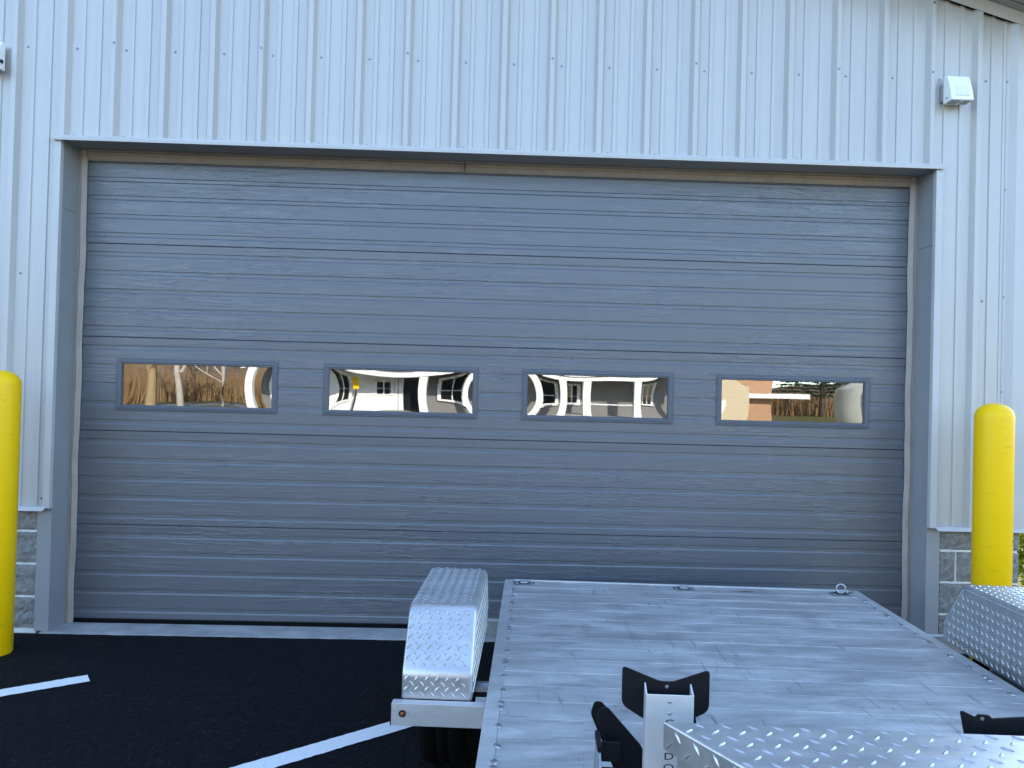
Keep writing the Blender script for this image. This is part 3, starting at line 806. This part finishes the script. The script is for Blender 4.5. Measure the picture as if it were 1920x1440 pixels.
# wheel chock with its upright
def rounded(poly, r, seg=4):
    out = []; n = len(poly)
    for i in range(n):
        p0, p1, p2 = [Vector(poly[(i+k) % n]) for k in (-1, 0, 1)]
        rr = r[i] if isinstance(r, (list, tuple)) else r
        a = p1 + (p0-p1).normalized()*rr; b = p1 + (p2-p1).normalized()*rr
        for k in range(seg+1):
            t = k/seg; out.append(tuple(a*(1-t)**2 + p1*2*t*(1-t) + b*t*t))
    return out
def chock():
    E = empty('wheel_chock', (0, 0, 0)); tp(E); E.location = (0, 0, -GZ)
    uc = .4865; v = 2.75; w = .0575
    # C-channel post, web toward the camera, lips running back
    top = .815
    q = [(-w, .034), (-w, -.0), (w, -.0), (w, .034), (w-.004, .034), (w-.004, .004), (-w+.004, .004), (-w+.004, .034)]
    vs = []; n = len(q)
    for x, y in q: vs.append((uc+x, -v+y, ZD+.003))
    for x, y in q: vs.append((uc+x, -v+y, top + (.0165 if y > .03 else 0)))
    fs = [tuple(range(n)), tuple(range(2*n-1, n-1, -1))] + [(i, i+n, (i+1) % n + n, (i+1) % n) for i in range(n)]
    post = fixn(mesh('post', vs, fs, M['post'], E)); bevel(post, .0012)
    for dz in (.016, .044):
        vs, fs = lathe([(.0042, 0), (.0036, .002), (.0003, .003)], 10); mesh('rivet', [(uc+x, -v-z, top-dz+y) for x, y, z in vs], fs, M['zinc'], E)
    # sticker with vertical lettering
    box('sticker', uc-.0255, uc+.0255, -v-.0007, -v-.0002, .545, .763, M['post'], E)
    for i, chr_ in enumerate('CONDOR'):
        cu = bpy.data.curves.new('letter', 'FONT'); cu.body = chr_; cu.size = .033; cu.align_x = 'CENTER'; cu.align_y = 'CENTER'; cu.extrude = .0002
        tmp = bpy.data.objects.new('letter', cu); C.objects.link(tmp)
        me = bpy.data.meshes.new_from_object(tmp.evaluated_get(bpy.context.evaluated_depsgraph_get())); bpy.data.objects.remove(tmp)
        me.materials.clear(); me.materials.append(M['ink']); o = bpy.data.objects.new('letter', me); link(o, E)
        o.location = (uc, -v-.0011, .748 - i*.0265); o.rotation_euler = (pi/2, 0, 0); o.scale = (1.0, .72, 1)
    # black V plate on top of the lips
    pl = [(-.115, .055), (-.022, .020), (.010, .020), (.098, .052), (.098, -.048), (.052, -.072), (-.062, -.072), (-.115, -.040)]
    pl = rounded([(a+.004, b) for a, b in pl], [.012, .01, .01, .012, .016, .008, .008, .016])
    zc = .814
    o = mesh('cradle_plate', *prism([(uc+a, zc+b) for a, b in pl], 1, -v+.0345, -v+.0405), M['blacksteel'], E); fixn(o); bevel(o, .0012)
    vs, fs = lathe([(.0045, 0), (.004, .001), (.0003, .0012)], 10); mesh('bolt', [(uc-.002+x, -v+.0343-z, zc+.0085+y) for x, y, z in vs], fs, M['zinc'], E)
    # pivoting wheel cradle behind the post: two angled wings on each side of a hub tube
    for dv, du, dz in ((.19, 0, 0), (.235, -.012, -.004)):
        for s in (-1, 1):
            pts = rounded([(.0, .50), (.05, .50), (.128, .672), (.117, .704), (.098, .704), (.0, .598)], [.002, .02, .012, .008, .008, .02])
            o = mesh('cradle_wing', *prism([(uc-.030 + s*(a) + du if s < 0 else uc-.02 + a, b+dz) for a, b in pts], 1, -v+dv, -v+dv+.006), M['blacksteel'], E); fixn(o); bevel(o, .001)
    box('cradle_web', uc-.075, uc+.06, -v+.176, -v+.250, .520, .532, M['blacksteel'], E)
    mb = MB(); mb.tube([(uc-.155, -v+.20, .528), (uc+.155, -v+.20, .528)], .013, 12); mb.build('pivot_tube', M['blacksteel'], E, True)
    # side plates of the base with a bright slanted bar, and cap
    for s in (-1, 1):
        x = uc + s*.158
        pq = rounded([(-v-.02, ZD+.002), (-v-.02, .56), (-v+.08, .645), (-v+.15, .655), (-v+.17, .63), (-v+.25, ZD+.002)], .012)
        o = mesh('side_plate', *prism(pq, 0, x-.003, x+.003), M['zinc'], E); fixn(o); bevel(o, .001)
        vs, fs = lathe([(.0065, 0), (.0065, .005), (.0003, .006)], 6); mesh('bolt', [(x - .003 - z, -v+.06+x_, .575+y_) for x_, y_, z in vs], fs, M['zinc'], E)
        b_ = box('edge_cap', x-.006, x+.006, -v+.07, -v+.158, .638, .659, M['blacksteel'], E, .004)
    box('brace', uc-.154, uc-.10, -v+.13, -v+.136, .588, .640, M['blacksteel'], E, .004)
    box('base_plate', uc-.16, uc+.16, -v-.03, -v+.33, ZD+.0016, ZD+.006, M['alu'], E)
    return E
chock()
def chock2():
    E = empty('wheel_chock', (0, 0, 0)); tp(E); E.location = (0, 0, -GZ); v = 2.79
    pl = [(1.165, .650), (1.160, .770), (1.1505, .818), (1.157, .8205), (1.185, .808), (1.193, .814), (1.216, .813), (1.224, .8055), (1.33, .8145), (1.50, .83), (1.58, .85), (1.58, .70), (1.45, .65)]
    o = mesh('cradle_plate', *prism([(a-.0, b-.002) for a, b in pl], 1, -v, -v+.006), M['blacksteel'], E); fixn(o); bevel(o, .0015)
    vs, fs = lathe([(.0045, 0), (.004, .001), (.0003, .0012)], 10); mesh('bolt', [(1.200+x, -v-z, .8025+y) for x, y, z in vs], fs, M['zinc'], E)
    box('post', 1.33, 1.445, -v+.008, -v+.042, ZD+.002, .78, M['post'], E, .002)
    box('base_plate', 1.23, 1.55, -v+.0, -v+.33, ZD+.0016, ZD+.006, M['alu'], E)
chock2()
for a in ((1.36, .09, .018, .006, .1), (1.235, .115, .012, .006, .2), (1.415, .085, .050, .016, .1)): stain(*a)

# ------------------------------------------------------------------ shrub beside the right corner
def leaf_mat(name, a, b, tr=.35):
    n = N(name); oi = n.node('ShaderNodeObjectInfo'); f = n.noise(n.coord(), 7, 3)
    c = n.mix(n.ramp(f, [(.3, 0.0), (.7, 1.0)]), a, b); n.set(c, .55, 0, .3)
    t = n.node('ShaderNodeBsdfTranslucent'); n.ln(c, t.inputs[0]); mx = n.node('ShaderNodeMixShader'); mx.inputs[0].default_value = tr
    n.ln(n.b.outputs[0], mx.inputs[1]); n.ln(t.outputs[0], mx.inputs[2]); n.ln(mx.outputs[0], n.t.nodes['Material Output'].inputs['Surface']); return n.m
M['leaf'] = leaf_mat('shrub_leaf', (.14, .19, .015), (.24, .28, .03), .5)
M['needle'] = leaf_mat('pine_needle', (.025, .04, .016), (.05, .065, .025), .2)
M['bark'] = paint('bark', (.16, .12, .085), .9, var=.3, scale=4, bump=.5)
M['birch'] = paint('pale_bark', (.45, .40, .34), .85, var=.2, scale=4, bump=.3)
M['tan'] = paint('tan_bark', (.36, .25, .13), .85, var=.25, scale=4, bump=.3)
def leaves(rnd, cen, rad, n, size):
    mb = MB()
    for k in range(n):
        while True:
            p = Vector((rnd.uniform(-1, 1), rnd.uniform(-1, 1), rnd.uniform(-1, 1)))
            if .35 < p.length < 1: break
        lump = .8 + .2*sin(p.x*5+p.z*4)*cos(p.y*6)
        c = Vector((cen[0]+p.x*rad[0]*lump, cen[1]+p.y*rad[1]*lump, cen[2]+p.z*rad[2]*lump)); q = size*rnd.uniform(.6, 1.3)
        a = Vector((rnd.gauss(0, 1), rnd.gauss(0, 1), rnd.gauss(0, 1))).normalized(); b = a.orthogonal().normalized(); t = rnd.uniform(0, 6); b = (b*cos(t) + a.cross(b)*sin(t))
        mb.add([c-a*q, c-b*q*.42, c+a*q, c+b*q*.42], [(0, 1, 2, 3)])
    return mb
def shrub(x, y, r, h, seed, label):
    rnd = random.Random(seed); E = empty('shrub', (x, y, GZ-.012)); tag(E, label, 'shrub', 'shrubs beside the building corner')
    leaves(rnd, (0, 0, h*.55), (r, r, h*.5), 3200, .04).build('foliage', M['leaf'], E)
    mb = MB()
    for k in range(7):
        a = rnd.uniform(0, 6.28); mb.tube([(0, 0, 0), (r*.3*cos(a), r*.3*sin(a), h*.35), (r*.65*cos(a), r*.65*sin(a), h*.75)], [.012, .008, .003], 5)
    mb.build('stem', M['bark'], E)
shrub(4.55, 1.0, .62, .95, 1, 'sunlit yellow-green shrub just past the right corner, nearest the wall')
shrub(5.6, 2.3, .75, 1.15, 2, 'sunlit shrub behind the first one at the right edge')

# ------------------------------------------------------------------ the far side of the lot, seen mirrored in the door windows
def siding_mat(name, col):
    n = N(name); v = n.coord(); w = n.node('ShaderNodeTexWave', wave_type='BANDS', bands_direction='Z', wave_profile='SAW'); w.inputs['Scale'].default_value = 1.55; n.ln(v, w.inputs[0])
    n.set(n.mix(n.ramp(w.outputs[1], [(.0, 1.0), (.12, 0.0)]), col, tuple(x*.6 for x in col)), .7); n.bump(w.outputs[1], .6, .02); return n.m
M['greyside'] = siding_mat('grey_clapboard', (.22, .215, .21)); M['creamside'] = siding_mat('cream_clapboard', (.62, .52, .36))
M['pane'] = paint('dark_pane', (.015, .017, .02), .08); M['shingle'] = paint('roof_shingle', (.10, .095, .09), .9, var=.2, scale=9)
def brick_mat():
    n = N('orange_brick'); b = n.node('ShaderNodeTexBrick'); b.inputs['Scale'].default_value = 4.5; b.inputs['Color1'].default_value = (.40, .20, .10, 1); b.inputs['Color2'].default_value = (.50, .27, .14, 1); b.inputs['Mortar'].default_value = (.5, .42, .33, 1)
    n.ln(n.coord((1, 1, 1), (pi/2, 0, 0)), b.inputs[0]); n.set(b.outputs[0], .9); return n.m
M['brick'] = brick_mat()
H = empty('grey_house', (-.4, -16.2, GZ)); tag(H, 'grey clapboard house with white porch posts, mirrored in the two middle door windows', 'house')
def hb_(nm, x0, x1, y0, y1, z0, z1, mat, par=None, bv=0): return box(nm, x0+.4, x1+.4, y0+16.2, y1+16.2, z0, z1, M[mat], par or H, bv)
hb_('wall', -6.2, 5.4, -23, -16.2, 0, 3.3, 'greyside'); hb_('porch_floor', -6.4, 5.6, -16.19, -14.3, 0, .28, 'concrete')
hb_('white_wall', -5.9, -2.62, -16.19, -16.12, .29, 2.9, 'white'); hb_('header_beam', -6.4, 5.6, -14.75, -14.5, 2.42, 2.72, 'white'); hb_('header_beam', -6.4, 5.6, -14.85, -14.4, 2.73, 2.95, 'white')
hb_('porch_ceiling', -6.3, 5.5, -16.18, -14.86, 2.76, 2.80, 'white')
mesh('roof', [(-6.5, 2.0, 2.97), (6.5, 2.0, 2.97), (6.5, -3.4, 5.6), (-6.5, -3.4, 5.6), (6.5, -7.4, 3.2), (-6.5, -7.4, 3.2)], [(0, 1, 2, 3), (3, 2, 4, 5)], M['shingle'], H)
for x in (-6.1, -4.75, -1.75, -.45, .95, 1.72, 2.42, 3.72, 5.3): hb_('post', x-.11, x+.11, -14.74, -14.52, .28, 2.415, 'white', None, .01)
def hwin(x0, x1, z0, z1, nx=2, nz=2, frame='white'):
    hb_('window', x0-.11, x1+.11, -16.115, -16.07, z0-.11, z1+.11, frame); w = hb_('window_pane', x0, x1, -16.068, -16.06, z0, z1, 'pane')
    for k in range(1, nx): hb_('muntin', x0+(x1-x0)*k/nx-.02, x0+(x1-x0)*k/nx+.02, -16.058, -16.045, z0, z1, frame)
    for k in range(1, nz): hb_('muntin', x0, x1, -16.044, -16.03, z0+(z1-z0)*k/nz-.02, z0+(z1-z0)*k/nz+.02, frame)
hwin(-3.25, -2.85, 1.3, 2.2, 2, 2); hwin(-4.5, -4.1, 1.0, 2.25, 2, 2); hwin(-1.35, -.65, 1.1, 2.25); hwin(1.15, 1.55, 1.0, 2.2, 1, 2); hwin(1.95, 2.3, 1.0, 2.2, 2, 2); hwin(4.0, 4.55, 1.2, 2.2, 3, 2)
hb_('door', -2.45, -2.0, -16.19, -16.13, .29, 2.35, 'pane'); hb_('door_casing', -2.6, -2.455, -16.19, -16.1, .29, 2.45, 'white'); hb_('door_casing', -1.995, -1.86, -16.19, -16.1, .29, 2.45, 'white')
hb_('porch_rail', 2.5, 3.6, -14.68, -14.6, 1.05, 1.13, 'white'); hb_('porch_rail', .97, 2.4, -14.68, -14.6, 1.05, 1.13, 'white')
sg_ = empty('yellow_sign', (-3.75, -15.4, GZ+.28)); tag(sg_, 'tall yellow panel on the porch, mirrored in the second window', 'sign')
box('panel', -.09, .09, -.02, .02, 1.35, 2.0, M['yellow'], sg_, .01); box('stand', -.02, .02, -.015, .015, 0, 1.35, M['dark'], sg_); box('foot', -.2, .2, -.15, .15, 0, .02, M['dark'], sg_)

K = empty('brick_building', (8, -21, GZ)); tag(K, 'orange brick building with cream front, mirrored in the rightmost window', 'building')
box('wall', -1.2, 1.55, -5, 0, 0, 4.2, M['brick'], K); mesh('roof', [(-2.2, .7, 4.21), (1.95, .7, 4.21), (1.95, -5.5, 6.2), (-2.2, -5.5, 6.2)], [(0, 1, 2, 3)], M['shingle'], K)
mesh('cream_annex', *prism([(-3.0, 0), (-.2, 0), (-.2, 2.3), (-1.2, 3.1), (-3.0, 3.1)], 1, .02, 2.6), M['creamside'], K); box('annex_door', -2.2, -1.2, 2.605, 2.63, 0, 1.5, M['white'], K); box('white_beam', -.4, 2.6, .3, .5, 1.65, 1.95, M['white'], K)
box('window', .0, .5, .005, .04, 1.2, 2.6, M['pane'], K)
TK = empty('storage_tank', (11.15, -17.2, GZ)); tag(TK, 'pale ribbed upright tank, mirrored at the right end of the rightmost window', 'tank')
pr_ = [(1.0, 0)] + [(1.0 + (.025 if k % 2 else 0), .05 + k*.12) for k in range(18)] + [(.95, 2.3), (.4, 2.55), (.001, 2.6)]
mesh('shell', *lathe(pr_, 36), paint('pale_tank', (.55, .55, .48), .5), TK, True); box('ladder', -.5, -.46, .86, 1.1, .1, 2.2, M['white'], TK); box('ladder', -.22, -.18, .9, 1.1, .1, 2.2, M['white'], TK)
for k in range(9): box('rung', -.5, -.2, 1.02, 1.05, .25+k*.22, .28+k*.22, M['white'], TK)

def bare_tree(x, y, h, r, mat, seed, label, depth=5, group=None):
    rnd = random.Random(seed); E = empty('bare_tree', (x, y, GZ-.012)); tag(E, label, 'tree', group)
    tr = MB(); br = MB()
    def grow(p, d, L, rad, lev):
        mid = p + d*L*.5 + Vector((rnd.uniform(-.04, .04), rnd.uniform(-.04, .04), 0))*L; e = p + d*L
        (tr if lev == 0 else br).tube([p, mid, e], [rad, rad*.85, rad*.68], 6 if lev < 2 else 3, False)
        if lev >= depth: return
        for k in range(3 if lev else 5):
            a = rnd.uniform(0, 6.28); tilt = rnd.uniform(.35, .85)
            q = d.orthogonal().normalized(); q = q*cos(a) + d.cross(q)*sin(a)
            nd = (d*cos(tilt) + q*sin(tilt) + Vector((0, 0, .12))).normalized()
            st = p + d*L*(rnd.uniform(.45, 1.0) if lev == 0 else rnd.uniform(.4, 1)); grow(st, nd, L*rnd.uniform(.5, .72), rad*.5, lev+1)
    grow(Vector((0, 0, 0)), Vector((rnd.uniform(-.05, .05), 0, 1)).normalized(), h*.5, r, 0)
    tr.build('trunk', M[mat], E, True); br.build('crown', M[mat], E)
bare_tree(-14.6, -28, 12, .26, 'tan', 3, 'thick tan-trunked tree, mirrored at the left of the leftmost window')
bare_tree(-12.1, -25, 10, .14, 'birch', 4, 'slender pale birch, mirrored in the middle of the leftmost window')
bare_tree(-10.7, -25.5, 8, .09, 'birch', 5, 'thin pale sapling, mirrored right of the birch in the leftmost window', 4)
G_ = 'bare trees of the wood across the road'
rt = random.Random(77)
for k in range(11): bare_tree(-44 + k*5.6 + rt.uniform(-1.5, 1.5), -42 - rt.uniform(0, 10), rt.uniform(10, 15), rt.uniform(.16, .3), 'bark', 20+k, 'bare brown tree in the wood across the road, mirrored in the door windows', 4, G_)
for k in range(5): bare_tree(13.5 + k*3.4 + rt.uniform(-1, 1), -36 - rt.uniform(0, 9), rt.uniform(8, 12), rt.uniform(.12, .2), 'bark', 50+k, 'bare brown tree in the wood across the road, mirrored in the door windows', 4, G_)
def brush_mat():
    n = N('brown_brush'); f = n.noise(n.coord((.4, .4, .1)), 1, 3); n.set(n.mix(f, (.20, .10, .045), (.36, .25, .13)), .95, 0, .1); return n.m
mb = MB(); rb = random.Random(5)
for k in range(9000):
    x = rb.uniform(-60, 40); y = -36 - rb.random()**1.5*18; h = rb.uniform(1.6, 4.5)*(1 if x < 8 else .8); w = rb.uniform(.02, .06); dx = rb.gauss(0, .25); dy = rb.gauss(0, .2)
    mb.add([(x-w, y, GZ), (x+w, y, GZ), (x, y+w, GZ), (x+dx, y+dy, h)], [(0, 1, 3), (1, 2, 3), (2, 0, 3)])
o = mb.build('brushwood', brush_mat()); o['kind'] = 'stuff'; o['label'] = 'brown leafless brushwood at the edge of the wood'; o['category'] = 'brushwood'
vs = []; fs = []
for i in range(61):
    x = -150 + 5*i; hgt = 7.5 + 1.5*sin(i*.7) + 1.2*sin(i*1.9+1) + rb.uniform(-.8, .8)
    if x > 5: hgt *= .55
    vs += [(x, -62, GZ), (x, -66, hgt*.7), (x, -74, hgt), (x, -100, GZ)]
for i in range(60):
    for j in range(3): a = i*4+j; fs.append((a, a+1, a+5, a+4))
o = mesh('wooded_hill', vs, fs, paint('winter_wood', (.12, .085, .06), 1.0, var=.5, scale=1.2, bump=1, bscale=2)); o['kind'] = 'structure'
PT = empty('pine_tree', (17.3, -35, GZ-.012)); tag(PT, 'dark evergreen pine, mirrored right of centre in the rightmost window', 'tree')
mb = MB(); mb.tube([(0, 0, 0), (.05, 0, 4), (0, 0, 9)], [.22, .16, .03], 8); mb.build('trunk', M['bark'], PT, True)
lf = MB(); rp = random.Random(9)
for k in range(16):
    z = 2.2 + k*.42; L = 3.1*(1 - k/19)
    for a in range(6):
        an = a*1.047 + k*.5 + rp.uniform(-.2, .2); mb2 = leaves(rp, (cos(an)*L*.6, sin(an)*L*.6, z - .1), (abs(cos(an))*L*.45+.3, abs(sin(an))*L*.45+.3, .16), 46, .16); lf.add(mb2.v, mb2.f)
lf.build('crown', M['needle'], PT)
